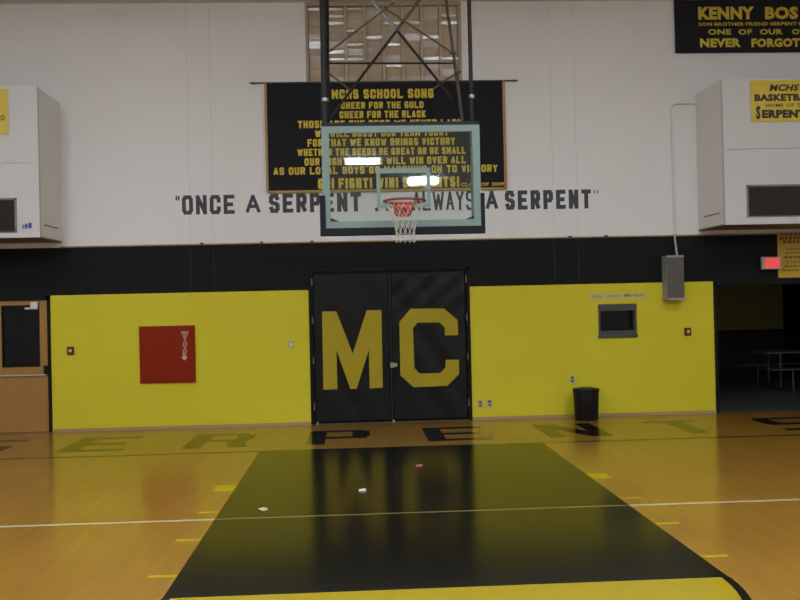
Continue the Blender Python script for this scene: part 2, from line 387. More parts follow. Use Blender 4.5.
# painted words on the wall
Z0 = DW
for txt, u0, u1, a, b, c, d, bold in (
        ('"', 175.5, 179.5, 196, 200.5, 196, 200.5, .03), ('ONCE', 182, 234.5, 195.6, 215, 194.6, 213.6, .035), ('A', 245.5, 260.5, 194.5, 213.2, 194.2, 213, .03),
        ('SERPENT', 269, 361, 194, 213, 192.5, 211.5, .045), ('...', 375, 400, 207.4, 211.2, 207, 210.8, .03), ('ALWAYS', 412.5, 474, 191.8, 211.2, 190.5, 209.6, .018),
        ('A', 485.5, 498, 190.5, 209.6, 190.2, 209.3, .03), ('SERPENT', 505, 591, 191, 210, 189, 208.4, .045), ('"', 593.5, 598, 190.2, 193.5, 190, 193.3, .03)):
    brush_px(txt, u0, u1, a, b, c, d, DW, t={.045: .215, .035: .2, .03: .18, .018: .125}[bold] if txt[0] not in '."' else (.36 if txt == '"' else .9), gap=.75 if txt != '...' else 1.8).build('painted_word', M['navy'], wall)

# floor paint -------------------------------------------------------
zp = .0008
def paint(name, poly, m, z=zp, z0=0): return MB().prism_xy(poly, z0, z).build(name, M[m], floor)
def rect(x0, x1, y0, y1): return [(x0, y0), (x1, y0), (x1, y1), (x0, y1)]
FTY = DB-5.79; LX0, LX1 = LC-1.829, LC+1.829
paint('lane', rect(LX0, LX1, FTY, DB), 'lane')['label'] = 'black painted key'
paint('baseline', rect(XL, XR, DB-.012, DB+.058), 'lane', .0016)
def arc(r, n=40): return [(LC+r*math.cos(math.pi+math.pi*i/n), FTY+r*math.sin(math.pi+math.pi*i/n)) for i in range(n+1)]
paint('free_throw_circle', arc(1.779), 'yfloor', .0012)['label'] = 'yellow half circle below the key'
paint('circle_outline', arc(1.779)+arc(1.835)[::-1], 'lane', .0016)
for sgn, xe in ((-1, LX0), (1, LX1)):
    for k, d, ww in ((2.29, .28, .21), (3.37, .05, .2), (4.34, .05, .2), (5.30, .05, .2)):
        paint('lane_mark', rect(xe, xe+sgn*ww, DB-k-d/2, DB-k+d/2), 'mark', .0010)
paint('court_line', rect(XL, LX0, 7.865, 7.915), 'wfloor', .0012); paint('court_line', rect(LX1, XR, 7.865, 7.915), 'wfloor', .0012)
paint('court_line', rect(LX0, LX1, 7.87, 7.91), 'tfloor', .0018)
# block letters S E R P E N T S between baseline and wall
YA, YB_ = 12.0, 13.31; LW = .87
def letter(ch, x):
    s, w_, h = .25, LW, YB_-YA; q = .17
    def r(a, b, c, d): return [(x+a, YA+c), (x+b, YA+c), (x+b, YA+d), (x+a, YA+d)]
    def p(*pts): return [(x+a, YA+b) for a, b in pts]
    L = {'E': [r(0, s, 0, h), r(s, w_, 0, q), r(s, w_-.1, h/2-q/2, h/2+q/2), r(s, w_, h-q, h)],
         'R': [r(0, s, 0, h), r(s, w_-.1, h-q, h), r(w_-s, w_, h*.56, h-q), r(s, w_-.05, h*.42, h*.42+q), p((w_-s-.1, h*.42), (w_-.1, h*.42), (w_, 0), (w_-s, 0))],
         'P': [r(0, s, 0, h), r(s, w_-.1, h-q, h), r(w_-s, w_, h*.5, h-q*.5), r(s, w_-.05, h*.38, h*.38+q)],
         'N': [r(0, s*.9, 0, h), r(w_-s*.9, w_, 0, h), p((0, h), (s*1.15, h), (w_, 0), (w_-s*1.15, 0))],
         'T': [r(0, w_, h-q, h), r(w_/2-s/2, w_/2+s/2, 0, h-q)],
         'S': [r(.08, w_, h-q, h), p((0, h*.5), (s, h*.58), (s, h-q), (.08, h), (0, h-q)), r(.04, w_-.04, h/2-q/2, h/2+q/2), p((w_-s, q), (w_-.08, 0), (w_, q), (w_, h*.5), (w_-s, h*.45)), r(0, w_-.08, 0, q)]}[ch]
    mb = MB()
    for i_, poly in enumerate(L): mb.prism_xy(poly, 0, zp+.00012*i_)
    mb.build('floor_letter', M['lane'], floor)
for i, ch in enumerate('SERPENTS'): letter(ch, -5.62+1.643*i)

# high louvred window
win = struct(MB().box((hx0-.03, DW-.012, hz0-.03), (hx0+.012, DW+.12, hz1+.03)).box((hx1-.02, DW-.012, hz0-.03), (hx1+.03, DW+.12, hz1+.03))
    .box((hx0, DW-.02, hz1-.03), (hx1, DW+.12, hz1+.03)).box((hx0, DW-.02, hz0-.03), (hx1, DW+.12, hz0+.03)).build('window_1', M['wframe']), 'high brown louvred window')
NC, NR = 8, 11
cw = (hx1-hx0)/NC; rh = (hz1-hz0)/NR
mb = MB()
for i in range(1, NC): mb.box((hx0+cw*i-.018, DW+.0, hz0), (hx0+cw*i+.018, DW+.05, hz1))
mb.build('mullions', M['mull'], win)
mb = MB()
GL = {(0, 10), (1, 10), (2, 10), (1, 9), (1, 8), (7, 9), (7, 8), (2, 7), (4, 8), (5, 8), (3, 6), (2, 5), (6, 6), (4, 5), (1, 4), (1, 3), (2, 3), (6, 3), (7, 3), (4, 2)}
lampref = [Vector((-1.6, -.8, ZTOP)), Vector((2.6, -.8, ZTOP)), Vector((.2, -9, ZTOP)), Vector((1.7, -13, ZTOP))]
for i in range(NC):
    for j in range(NR):
        c = Vector((hx0+cw*(i+.5), DW+.06, hz0+rh*(j+.5)))
        if (i, j) in GL:       # a narrow slat added and aimed to mirror a ceiling lamp as a glint
            lp = lampref[0] if i < 4 else lampref[1]
            nn = ((lp-c).normalized()+(Vector((0, 0, EYE))-c).normalized()).normalized()
            tilt = math.atan2(-nn.z, -nn.y)+random.uniform(-.004, .004); yaw_ = math.atan2(nn.x, -nn.y)+random.uniform(-.012, .012)
            hgt = rh*random.choice((.28, .36, .45))
        else: tilt = math.radians(random.uniform(6, 22)); yaw_ = random.uniform(-.05, .05); hgt = rh*.985
        if hgt < rh: mb.rbox((c.x, c.y+.02, c.z), (cw, .006, rh*.985), rx=.25)
        mb.rbox(c, (cw-.05, .008, hgt), rx=tilt, rz=yaw_)
mb.build('louvres', M['slat'], win)
B((hx0, DW+.14, hz0), (hx1, DW+.16, hz1)).build('backing', M['slat'], win)

# small service window
w2 = MB()
w2.box((sx0-.01, DW-.025, sz1-.10), (sx1+.01, DW+.2, sz1+.01)); w2.box((sx0-.02, DW-.03, sz0-.01), (sx1+.02, DW+.2, sz0+.035))
w2.box((sx0-.01, DW-.015, sz0), (sx0+.02, DW+.2, sz1)); w2.box((sx1-.03, DW-.015, sz0), (sx1+.01, DW+.2, sz1))
w2o = struct(w2.build('window_2', M['w2frame'], bevel=.004), 'small dark service window in the yellow wall')
B((sx0, DW+.10, sz0), (sx1, DW+.115, sz1)).build('pane', M['darkglass'], w2o)
B((sx0+.02, DW-.015, sz0+.035), (sx1-.03, DW+.1, sz0+.10)).build('counter', M['w2frame'], w2o)

# wooden door at the left
fr = MB(); fx1 = XD1; dx1 = WX(48, 365); dx0 = dx1-.93; dz = WZ(25, 300.8)
fr.box((dx1+.004, DW-.02, 0), (fx1, DW+.2, ZD)); fr.box((XD0, DW-.02, dz+.005), (fx1, DW+.2, ZD+.01)); fr.box((XD0, DW-.02, 0), (dx0-.004, DW+.2, ZD))
struct(fr.build('trim_2', M['dframe']), 'black frame around the wooden door')
dY = DW+.02; gz0, gz1 = WZ(20, 366.5), WZ(20, 306); gx0, gx1 = WX(2, 335), WX(38.5, 335)
d1 = MB(); d1.box((dx0, dY, .01), (dx1, dY+.045, gz0)); d1.box((dx0, dY, gz1), (dx1, dY+.045, dz)); d1.box((dx0, dY, gz0), (gx0, dY+.045, gz1)); d1.box((gx1, dY, gz0), (dx1, dY+.045, gz1))
door = struct(d1.build('door_1', M['wood']), 'wooden door with a dark glass panel')
B((gx0, dY+.015, gz0), (gx1, dY+.03, gz1)).build('pane', M['darkglass'], door)
g = MB(); g.box((gx0-.012, dY-.006, gz0-.012), (gx0+.012, dY, gz1+.012)); g.box((gx1-.012, dY-.006, gz0-.012), (gx1+.012, dY, gz1+.012)); g.box((gx0, dY-.006, gz1-.01), (gx1, dY, gz1+.012)); g.box((gx0, dY-.006, gz0-.012), (gx1, dY, gz0+.01))
g.build('pane_frame', M['dframe'], door)
cl = MB(); a = W(31, 308.5); b = W(38, 303); cl.box((a.x, dY-.055, a.z), (b.x, dY, b.z+.02)); a2 = W(25, 309.5); cl.box((a2.x, dY-.04, a2.z), (b.x, dY-.015, a2.z+.03))
cl.build('door_closer', M['chrome'], door, bevel=.004)
pz = WZ(22, 375.3); MB().tube([(dx0+.02, dY-.05, pz), (dx1-.03, dY-.05, pz)], .011, 8).tube([(dx0+.05, dY, pz), (dx0+.05, dY-.05, pz)], .01, 8).build('push_bar', M['chrome'], door)
B((WX(44.5, 370), dY-.06, WZ(47, 374)), (WX(49, 370)-.002, dY, WZ(47, 365.5))).build('latch_case', M['dframe'], door, bevel=.004)

# double door with hinges, behind the vinyl covers
mx = (WX(389.5, 290)+WX(392.5, 415))/2
frame = MB(); fy = DW-.02
frame.box((XC0-.005, fy, 0), (XC0+.05, DW+.15, ZC)); frame.box((XC1-.05, fy, 0), (XC1+.005, DW+.15, ZC)); frame.box((XC0-.005, fy, ZC-.045), (XC1+.005, DW+.15, ZC+.01))
struct(frame.build('trim_3', M['dframe'], bevel=.006), 'black frame of the double door')
for k, (x0, x1) in enumerate(((XC0+.055, mx-.004), (mx+.004, XC1-.055))):
    dd = struct(B((x0, DW+.01, .01), (x1, DW+.055, ZC-.05)).build('door_%d' % (k+2), M['dframe']), ('left' if k == 0 else 'right')+' leaf of the black double door')
    hxp = XC0+.052 if k == 0 else XC1-.052
    for zz in (.28, 1.0, 1.62, 2.22):
        MB().tube([(hxp, DW-.028, zz-.055), (hxp, DW-.028, zz+.055)], .011, 8).build('hinge', M['galv'], dd)
    xc0, xc1 = (x0+.012, x1-.012)
    cov = thing('door_cover', 'black vinyl cover with a big gold letter %s on the %s door leaf' % (('M', 'left') if k == 0 else ('C', 'right')), 'door cover', ((xc0+xc1)/2, DW-.01, .02))
    # wrinkled vinyl sheet
    NX, NZ = 40, 90; zt, zb = ZC-.075, .03; vs = []; fs = []
    def wr(x, z, k=k):
        s_ = .004*math.sin(9*(x+.75*z)+k*2)+.0035*math.sin(17*(x*.8+.5*z)+1.3*k)
        if k == 1: s_ += .006*math.sin(15*(x-z*1.1))*max(0, min(1, (z-1.1)))
        return s_
    for layer in (0, 1):
        for j in range(NZ+1):
            for i in range(NX+1):
                x = xc0+(xc1-xc0)*i/NX; z = zb+(zt-zb)*j/NZ
                vs.append((x, DW-.022+wr(x, z) if layer == 0 else DW+.009, z))
    n1 = (NX+1)*(NZ+1)
    for j in range(NZ):
        for i in range(NX):
            q = j*(NX+1)+i; fs.append((q, q+1, q+NX+2, q+NX+1)); fs.append((n1+q, n1+q+NX+1, n1+q+NX+2, n1+q+1))
    for i in range(NX): fs.append((i, n1+i, n1+i+1, i+1)); q = NZ*(NX+1)+i; fs.append((q, q+1, n1+q+1, n1+q))
    for j in range(NZ): a = j*(NX+1); b = a+NX+1; fs.append((a, b, n1+b, n1+a)); a += NX; b += NX; fs.append((a, n1+a, n1+b, b))
    mb = MB(); mb.add(vs, fs, 0, True); mb.build('vinyl_sheet', M['vinyl'], cov)
    if k == 0: P = [(78,182),(128,181),(186,330),(235,178),(287,177),(292,450),(246,452),(243,316),(200,453),(178,454),(129,318),(132,455),(83,457)]
    else: P = [(390,172),(507,171),(555,212),(557,265),(511,266),(510,238),(491,220),(413,221),(398,241),(403,380),(421,400),(495,398),(513,378),(513,352),(560,351),(560,402),(519,443),(400,448),(354,406),(350,219)]
    poly = [(W(300+a/3.528, 260+b/3.528).x, W(300+a/3.528, 260+b/3.528).z) for a, b in P]
    MB().prism_xz(poly, DW-.037, DW-.021).build('letter', M['gold'], cov)
    if k == 0: MB().box((WX(390.2, 365), DW-.085, WZ(392, 367.6)), (WX(393.5, 365), DW+.01, WZ(392, 362.4))).box((WX(392, 365), DW-.09, WZ(392, 366.5)), (WX(397, 365), DW-.06, WZ(392, 363))).build('door_handle', M['plate'], dd)
    MB().box(((x0+.03 if k == 0 else x0+.003), DW-.045, .002), ((x0+.055 if k == 0 else x0+.027), DW-.0, .04)).build('floor_bolt', M['plate'], dd)

# corridor beyond the right-hand opening
CX0, CX1, CY1 = 5.2, 12.0, 19.6
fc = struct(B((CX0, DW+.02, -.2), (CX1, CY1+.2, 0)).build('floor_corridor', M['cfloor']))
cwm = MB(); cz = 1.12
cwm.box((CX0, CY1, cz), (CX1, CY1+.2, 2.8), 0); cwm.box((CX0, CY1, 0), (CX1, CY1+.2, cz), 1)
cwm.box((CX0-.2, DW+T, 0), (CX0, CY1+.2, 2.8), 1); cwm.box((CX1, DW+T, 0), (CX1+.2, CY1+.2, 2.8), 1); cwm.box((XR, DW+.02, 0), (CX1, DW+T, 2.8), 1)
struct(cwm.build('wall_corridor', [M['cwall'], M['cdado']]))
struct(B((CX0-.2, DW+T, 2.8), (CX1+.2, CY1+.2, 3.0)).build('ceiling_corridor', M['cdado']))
dc0 = WX(785, 340, CY1-.05)
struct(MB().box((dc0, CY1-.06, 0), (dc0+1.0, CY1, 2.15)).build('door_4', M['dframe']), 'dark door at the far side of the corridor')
of = MB(); of.box((XO0, DW-.015, 0), (XO0+.05, DW+T, ZO)); of.box((XO0, DW-.015, ZO-.04), (XR, DW+T, ZO)); struct(of.build('trim_4', M['dframe']), 'black frame of the corridor opening')

# ------------------------------------------------------------------ ceiling lights
def lamp_at(u, v, drop):     # a lamp whose mirror image in the backboard glass lies at (u, v)
    gy = 10.335; d = ray(u, v); s = (ZTOP-drop-EYE)/d.z
    return Vector((d.x*s, 2*gy-d.y*s, ZTOP))
proto = thing('ceiling_light', 'long white fluorescent lamp on the gym ceiling', 'lamp', (0, 0, 0), 'fluorescent ceiling lamps')
LW_, LD_ = 1.12, .75
MB().box((-LW_/2, -LD_/2, -.10), (LW_/2, LD_/2, 0)).build('housing', M['lampbody'], proto, bevel=.01)
MB().box((-LW_/2+.02, -LD_/2+.02, -.17), (LW_/2-.02, LD_/2-.02, -.101)).build('diffuser', M['lamp'], proto)
spots = []
p1 = lamp_at(362.5, 161.5, .14); spots.append(p1)
p2 = lamp_at(423, 181, .14)
d2 = ray(423, 181)
for k in (-.5, .5): spots.append(p2+Vector((d2.x/d2.y*k*.8, -k*.8, 0)))
for y in (-0.8, 3.4, 7.4):
    for x in ((-5.6, -1.6, 2.6, 6.8) if y < 0 else (-5.6, -1.6, 2.6) if y < 5 else (-4.6, 4.6)): spots.append(Vector((x, y, ZTOP)))
for y in (-4, -9, -14):
    for x in (-5.6, 7.6): spots.append(Vector((x, y, ZTOP)))
print('lamps', [tuple(round(q, 2) for q in s_) for s_ in spots[:4]])
for i, s_ in enumerate(spots):
    if i == 0: proto.location = s_; continue
    c = proto.copy(); COL.objects.link(c); c.location = s_
    for ch in proto.children:
        d = ch.copy(); d.parent = c; COL.objects.link(d)

# ------------------------------------------------------------------ ventilation cabinets high on the wall
def cabinet(side):
    fy = 13.02; zb, zt = 2.912, 5.075
    if side < 0: x0, x1 = XL, -4.455; ins = x1
    else: x0, x1 = 5.51, XR; ins = x0
    t = thing('ventilation_cabinet', 'white boxed-in ventilation cabinet high on the wall above the %s' % ('wooden door' if side < 0 else 'corridor opening'), 'cabinet', ((x0+x1)/2, DT, zb))
    MB().box((x0, fy+.02, zb+.02), (x1-(.02 if side < 0 else 0), DT, zt)).build('body', M['paleside'], t)
    o = .02
    fx0, fx1 = (x0, x1) if side < 0 else (x0, x1)
    gx = (XL+1.2, WX(17, 215, fy)) if side < 0 else (WX(746.5, 200, fy), XR-1.0)
    gz = (WZ(8, 233, fy), WZ(8, 198, fy)) if side < 0 else (WZ(775, 217, fy), WZ(775, 184.5, fy))
    fp = MB(); f0, f1 = fy, fy+.02; sz = WZ(18, 163, fy) if side < 0 else WZ(760, 149, fy)
    fp.box((fx0, f0, zb), (gx[0], f1, gz[1])); fp.box((gx[1], f0, zb), (fx1, f1, gz[1])); fp.box((gx[0], f0, zb), (gx[1], f1, gz[0]))
    fp.box((fx0, f0, gz[1]), (fx1, f1, sz-.004)); fp.build('lower_panel', M['pale'], t)
    fp = MB(); fp.box((fx0, f0, sz+.004), (fx1, f1, zt)); fp.build('upper_panel', M['pale'], t)
    # corner bead and edge trims
    e = MB(); w_ = .10
    if side < 0: e.box((ins-w_, fy-.008, zb), (ins, fy, zt-.051)); e.box((ins, fy-.008, zb), (ins+.006, fy+.05, zt-.051))
    else: e.box((ins, fy-.008, zb), (ins+.035, fy, zt-.051)); e.box((ins-.006, fy-.008, zb), (ins, fy+.05, zt-.051))
    e.box((fx0, fy-.008, zt-.05), (fx1, fy, zt)); e.build('edge_trim', M['pale'], t)
    MB().box((x0, fy+.02, zb), (x1-(.02 if side < 0 else 0), DT, zb+.02)).build('underside', M['soffit'], t)
    # slit on the side face
    xs = ins+.004*(-side)
    MB().box((xs-.004, fy+.2, zb+.19), (xs+.004, fy+.8, zb+.205)).build('side_slit', M['soffit'], t)
    g = MB(); g.box((gx[0], f0-.008, gz[0]), (gx[0]+.03, f1, gz[1])); g.box((gx[1]-.03, f0-.008, gz[0]), (gx[1], f1, gz[1])); g.box((gx[0], f0-.008, gz[1]-.03), (gx[1], f1, gz[1])); g.box((gx[0], f0-.008, gz[0]), (gx[1], f1, gz[0]+.02))
    gr = g.build('grille', M['galv'], t)
    s = MB(); n = 26
    for i in range(n): s.rbox(((gx[0]+gx[1])/2, f0+.012, gz[0]+(gz[1]-gz[0])*(i+.5)/n), (gx[1]-gx[0]-.04, .004, (gz[1]-gz[0])/n*1.1), rx=math.radians(-38))
    s.build('louvres', M['grille'], gr)
    if side < 0:
        k = MB(); c = W(27.5, 226, fy-.002)
        st = MB().rbox((c.x, fy-.002, c.z), (.125, .003, .07)); s2 = st.build('sticker', M['pale'], t)
        for dx, ww, h in ((-.062, .014, .07), (-.018, .03, .075), (.036, .05, .08)): k.rbox((c.x+dx, fy-.005, c.z+dx*.18), (ww, .004, h))
        k.rbox((c.x, fy-.005, c.z), (.12, .003, .02)); k.build('blue_mark', M['blue'], s2)
    return t
cabinet(-1); cabinet(1)

# yellow signs stuck on the cabinets
fy = 13.02
def ysign(u0, u1, vt, vb, label, lines):
    a, b = W(u0, vt, fy), W(u1, vb, fy)
    t = thing('yellow_sign', label, 'sign', ((a.x+b.x)/2, fy-.012, b.z))
    MB().box((a.x, fy-.014, b.z), (b.x, fy-.009, a.z)).build('board', M['ysign'], t)
    for txt, p0, p1, vt_, vb_, bo, sh in lines:
        text_px(txt, p0, p1, vt_, vb_, vt_-.4, vb_-.4, fy-.014, bold=bo, depth=.003, shear=sh, ls=1.08).build('text_line', M['ink'], t)
ysign(750, 833, 80.5, 121, 'yellow sign with black basketball lettering on the white cabinet above the corridor opening',
      (('MCHS', 769, 799, 84.5, 91.3, .045, .25), ('BASKETBALL', 754.5, 818, 94, 101.2, .055, 0), ('HOME OF THE', 766, 808, 103.8, 107, .015, 0), ('S', 756, 760.5, 106, 119.5, .06, .0), ('ERPENTS', 762, 812, 109.8, 118.2, .06, 0)))
ysign(-60, 8.8, 90, 134.5, 'yellow sign on the white cabinet above the wooden door, at the left edge', (('O', .6, 4.8, 115.2, 121, .03, 0),))

# ------------------------------------------------------------------ banners
def banner(name, label, pts, edging, lines, rod=None):
    (u0, v0), (u1, v1) = pts     # top-left, bottom-right
    tl, br = W(u0, v0), W(u1, v1)
    by = DW-.03
    t = thing(name, label, 'banner', ((tl.x+br.x)/2, by, br.z))
    NX, NZ = 80, 36; vs = []; fs = []
    def wv(x, z): return .004*math.sin(6.5*x+1.4*z)+.003*math.sin(14*x-2*z)
    for layer in (0, 1):
        for j in range(NZ+1):
            for i in range(NX+1):
                x = tl.x+(br.x-tl.x)*i/NX; z = br.z+(tl.z-br.z)*j/NZ
                vs.append((x, by+wv(x, z)+(.004 if layer else 0), z))
    n1 = (NX+1)*(NZ+1)
    for j in range(NZ):
        for i in range(NX):
            q = j*(NX+1)+i; fs += [(q, q+1, q+NX+2, q+NX+1), (n1+q, n1+q+NX+1, n1+q+NX+2, n1+q+1)]
    mb = MB(); mb.add(vs, fs, 0, True); mb.build('cloth', M['cloth'], t)
    if edging:
        e = MB(); y0, y1 = by-.011, by+.006
        e.box((tl.x-.01, y0, br.z), (tl.x+.025, y1, tl.z)); e.box((br.x-.02, y0, br.z), (br.x+.022, y1, tl.z)); e.box((tl.x, y0, br.z-.015), (br.x, y1, br.z+.022)); e.build('edging', M['bedge'], t)
    if rod:
        a, b = W(rod[0], rod[2]), W(rod[1], rod[3]); zc = (a.z+b.z)/2
        MB().tube([(a.x, by+.002, tl.z), (b.x, by+.002, tl.z)], .012, 8).build('rod', M['brown'], t)
        for x in (a.x+.05, b.x-.05): MB().box((x-.015, by, tl.z-.015), (x+.015, DT, tl.z+.015)).build('bracket', M['brown'], t)
    else:
        for x in (tl.x+.05, br.x-.05): MB().box((x-.015, by-.012, tl.z-.04), (x+.015, DT, tl.z-.01)).build('clip', M['steel'], t)
    for txt, a, b, vt0, vb0, vt1, vb1, bo in lines:
        (text_px(txt, a, b, vt0, vb0, vt1, vb1, by-.008, bold=bo+.02, depth=.004, ws=1.5, ls=1.08) if not edging or '2' in txt else brush_px(txt, a, b, vt0, vb0, vt1, vb1, by-.008, t=.235, gap=.58, space=1.5, depth=.002)).build('text_line', M['btext'], t)
banner('song_banner', 'large black school song banner with yellow lettering and gold edging behind the backboard', ((265, 83.4), (505.5, 188.8)), True, (
    ('MCHS SCHOOL SONG', 331.7, 433.5, 90, 99.3, 88.2, 97.5, .03), ('CHEER FOR THE GOLD', 341, 423.5, 102.4, 109.2, 101, 107.8, .02), ('CHEER FOR THE BLACK', 339.5, 425.7, 111.4, 118.6, 110, 117.2, .02),
    ('THOSE ARE THE BEST WE NEVER LACK', 297.8, 462, 120.2, 127.6, 119.6, 127, .02), ('WE WILL BOOST OUR TEAM TODAY', 315, 448.5, 130.3, 137.6, 128.2, 135.5, .02),
    ('FOR THAT WE KNOW BRINGS VICTORY', 307.5, 455, 139.6, 147, 137, 144.4, .02), ('WHETHER THE DEEDS BE GREAT OR BE SMALL', 297.5, 465.5, 149, 156.2, 146.6, 153.8, .02),
    ('OUR MIGHTY TEAMS WILL WIN OVER ALL', 304.5, 465.8, 158.2, 165.6, 156, 163.4, .02), ('AS OUR LOYAL BOYS GO MARCHING ON TO VICTORY', 273.5, 497.5, 167.4, 174.8, 164.6, 172, .02),
    ('GO! FIGHT! WIN! SERPENTS!', 318, 459.2, 178.6, 189, 176.4, 186.8, .03), ('CLASS OF 2009', 461, 504, 183, 186.5, 182, 185.5, .01)), rod=(250, 517.5, 84, 82))
banner('memorial_banner', 'black banner with yellow lettering hung at the top right of the wall', ((673.3, .5), (865, 52.2)), False, (
    ('KENNY', 698.2, 754, 7, 19.6, 6.7, 19.3, .03), ('BOS', 765, 798, 6.8, 19.4, 6.6, 19.2, .03), ('SON\u00b7BROTHER\u00b7FRIEND\u00b7SERPENT\u00b7BOY', 698.5, 812, 22.4, 25.8, 22, 25.4, .0),
    ('ONE', 708, 731, 29.2, 34.8, 29.1, 34.7, .015), ('OF', 738.3, 752, 29.2, 34.8, 29.1, 34.7, .015), ('OUR', 759.8, 782.6, 29, 34.6, 28.9, 34.5, .015), ('OWN', 792, 816, 28.9, 34.5, 28.8, 34.4, .015),
    ('NEVER', 700, 740.8, 38.6, 47.4, 38.4, 47.2, .03), ('FORGOTTEN', 751.4, 822, 38.4, 47.2, 38.1, 46.9, .03)))

# ------------------------------------------------------------------ basketball backboard
BY = 10.335
bx0, bx1 = WX(322.3, 180, BY), WX(480.3, 170, BY); bz0, bz1 = WZ(401, 227.4, BY), WZ(401, 125.6, BY)
goal = thing('basketball_backboard', 'glass basketball backboard with orange rim and net hung from the ceiling on steel pipes', 'backboard', ((bx0+bx1)/2, BY, bz0-.1))
B((bx0+.02, BY, bz0+.02), (bx1-.02, BY+.012, bz1-.02)).build('glass_panel', M['glass'], goal)
fw = .072; f = MB(); y0, y1 = BY-.006, BY+.03
f.box((bx0, y0, bz1-fw*1.05), (bx1, y1, bz1)); f.box((bx0, y0, bz0), (bx1, y1, bz0+fw*1.1)); fs_ = .086; f.box((bx0, y0, bz0+fw*1.1), (bx0+fs_, y1, bz1-fw*1.05)); f.box((bx1-fs_, y0, bz0+fw*1.1), (bx1, y1, bz1-fw*1.05))
f.build('border', M['frame'], goal)
# painted target square
tq = MB(); tx0, tx1 = .283, .905; tz1 = 3.41; tz0 = tz1-.46; lw_ = .058; lv_ = .044
tq.box((tx0, BY-.002, tz0+lw_), (tx0+lv_, BY-.0005, tz1-lw_)); tq.box((tx1-lv_, BY-.002, tz0+lw_), (tx1, BY-.0005, tz1-lw_)); tq.box((tx0, BY-.002, tz1-lw_), (tx1, BY-.0005, tz1)); tq.box((tx0, BY-.002, tz0), (tx1, BY-.0005, tz0+lw_))
tq.build('target_square', M['frame'], goal)
for s_ in (0, 1):
    x = bx0+fs_ if s_ == 0 else bx1-fs_; sg = 1 if s_ == 0 else -1
    MB().prism_xz([(x, bz0+.075), (x+sg*.10, bz0+.082), (x, bz0+.125)], BY+.014, BY+.028).build('corner_bracket', M['steel'], goal)
px0, px1 = WX(320, 215, BY), WX(485, 215, BY); pz0 = WZ(401, 234.8, BY); pzt = WZ(322, 195.5, BY)
pm = MB(); y0, y1 = BY-.022, BY+.05
pm.box((px0, y0, pz0), (px1, y1, bz0+.004)); pm.box((px0, y0, bz0+.0041), (bx0+.030, y1, pzt)); pm.box((bx1-.004, y0, bz0+.0041), (px1, y1, pzt))
pm.build('edge_padding', M['pad'], goal, bevel=.01)
# rim, bracket, net
RX, RZ, RR = .580, 2.985, .2286; RYc = BY-.15-RR
rim = MB().tube([(RX+RR*math.cos(2*math.pi*i/48), RYc+RR*math.sin(2*math.pi*i/48), RZ) for i in range(48)], .0135, 8, closed=True).build('rim', M['rimdark'], goal)
br = MB(); br.box((RX-.088, BY-.035, RZ-.14), (RX+.088, BY-.002, RZ+.03)); br.box((RX-.09, BY-.16, RZ-.008), (RX+.09, BY-.03, RZ+.022)); br.prism_xz([(RX-.12, RZ+.01), (RX+.12, RZ+.01), (RX+.09, RZ-.05), (RX-.09, RZ-.05)], BY-.16, BY-.13)
for s_ in (-1, 1): br.tube([(RX+s_*.09, BY-.04, RZ-.11), (RX+s_*.11, BY-.22, RZ-.005)], .012, 8)
bro = br.build('rim_bracket', M['rim'], goal, bevel=.004)
bo = MB()
for dx in (-.065, .065):
    for dz_ in (-.12, .01): bo.tube([(RX+dx, BY-.045, RZ+dz_), (RX+dx, BY-.03, RZ+dz_)], .012, 8)
bo.build('bolts', M['steel'], bro)
nm = MB(); NS, LV = 12, 6; prof = [(.222, -.012), (.185, -.09), (.150, -.18), (.122, -.26), (.106, -.335), (.104, -.41), (.110, -.46)]
def npt(k, l): r, z = prof[l]; a = 2*math.pi*(k+.5*(l % 2))/NS; return (RX+r*math.cos(a), RYc+r*math.sin(a), RZ+z)
for l in range(LV):
    for k in range(NS):
        k2 = k if l % 2 else k-1
        nm.tube([npt(k, l), npt(k, l+1)], .0032, 5); nm.tube([npt(k, l), npt(k2 if l % 2 == 0 else k+1, l+1)], .0032, 5)
nm.build('net', M['net'], goal)
# hanging steelwork
PY = BY+.09
def pole(name, u0, v0, u1, v1, Y0, Y1, r, m, top=True):
    a, b = W(u0, v0, Y0), W(u1, v1, Y1)       # a is the upper end
    if top: s = (ZTOP-b.z)/(a.z-b.z); a = b+(a-b)*s
    return MB().tube([a, b], r, 12).build(name, M[m], goal)
pole('front_post', 322.5, 0, 325, 124, PY, PY, .036, 'steel'); pole('front_post', 469, 0, 472, 124, PY, PY, .024, 'steel')
for u, v, r in ((325, 100, .042), (471.7, 96.5, .034)):
    c = W(u, v, PY); MB().tube([(c.x, c.y, c.z-.02), (c.x, c.y, c.z+.02)], r, 14).build('collar', M['bright'], goal)
RY = 11.25
pole('rear_post', 327.0, 0, 328.0, 121, RY, RY-.75, .022, 'steel'); pole('rear_post', 446, 0, 462.5, 121, RY, RY-.75, .019, 'brown')
pole('brace', 371, 0, 397.5, 31, RY-.35, RY-.43, .020, 'bright'); pole('brace', 397.5, 31, 452, 98, RY-.43, RY-.6, .016, 'steel', top=False)  # brighter upper length stands in for a reflection on the pipe
pole('brace', 419.5, 0, 396.5, 31, RY-.45, RY-.53, .017, 'brown'); pole('brace', 396.5, 31, 329, 119, RY-.53, PY+.1, .016, 'steel', top=False)  # browner upper, darker lower length: changing reflection put into the colour
for (a, b, c, d) in ((394.5, 2, 329, 52), (383, 7, 452, 52.5), (453, 63.3, 328, 63.3), (350, 90, 328, 72.5), (433, 89, 458.5, 71.5)):
    ya = RY-.55
    pole('tie_rod', a, b, c, d, ya, ya, .011, 'brown' if a != 453 else 'steel', top=False)
for u, v in ((452.5, 52.5), (457.5, 72)):
    c = W(u, v, RY-.55); MB().tube([(c.x-.04, c.y, c.z), (c.x+.04, c.y, c.z)], .018, 8).build('clamp', M['brown'], goal)
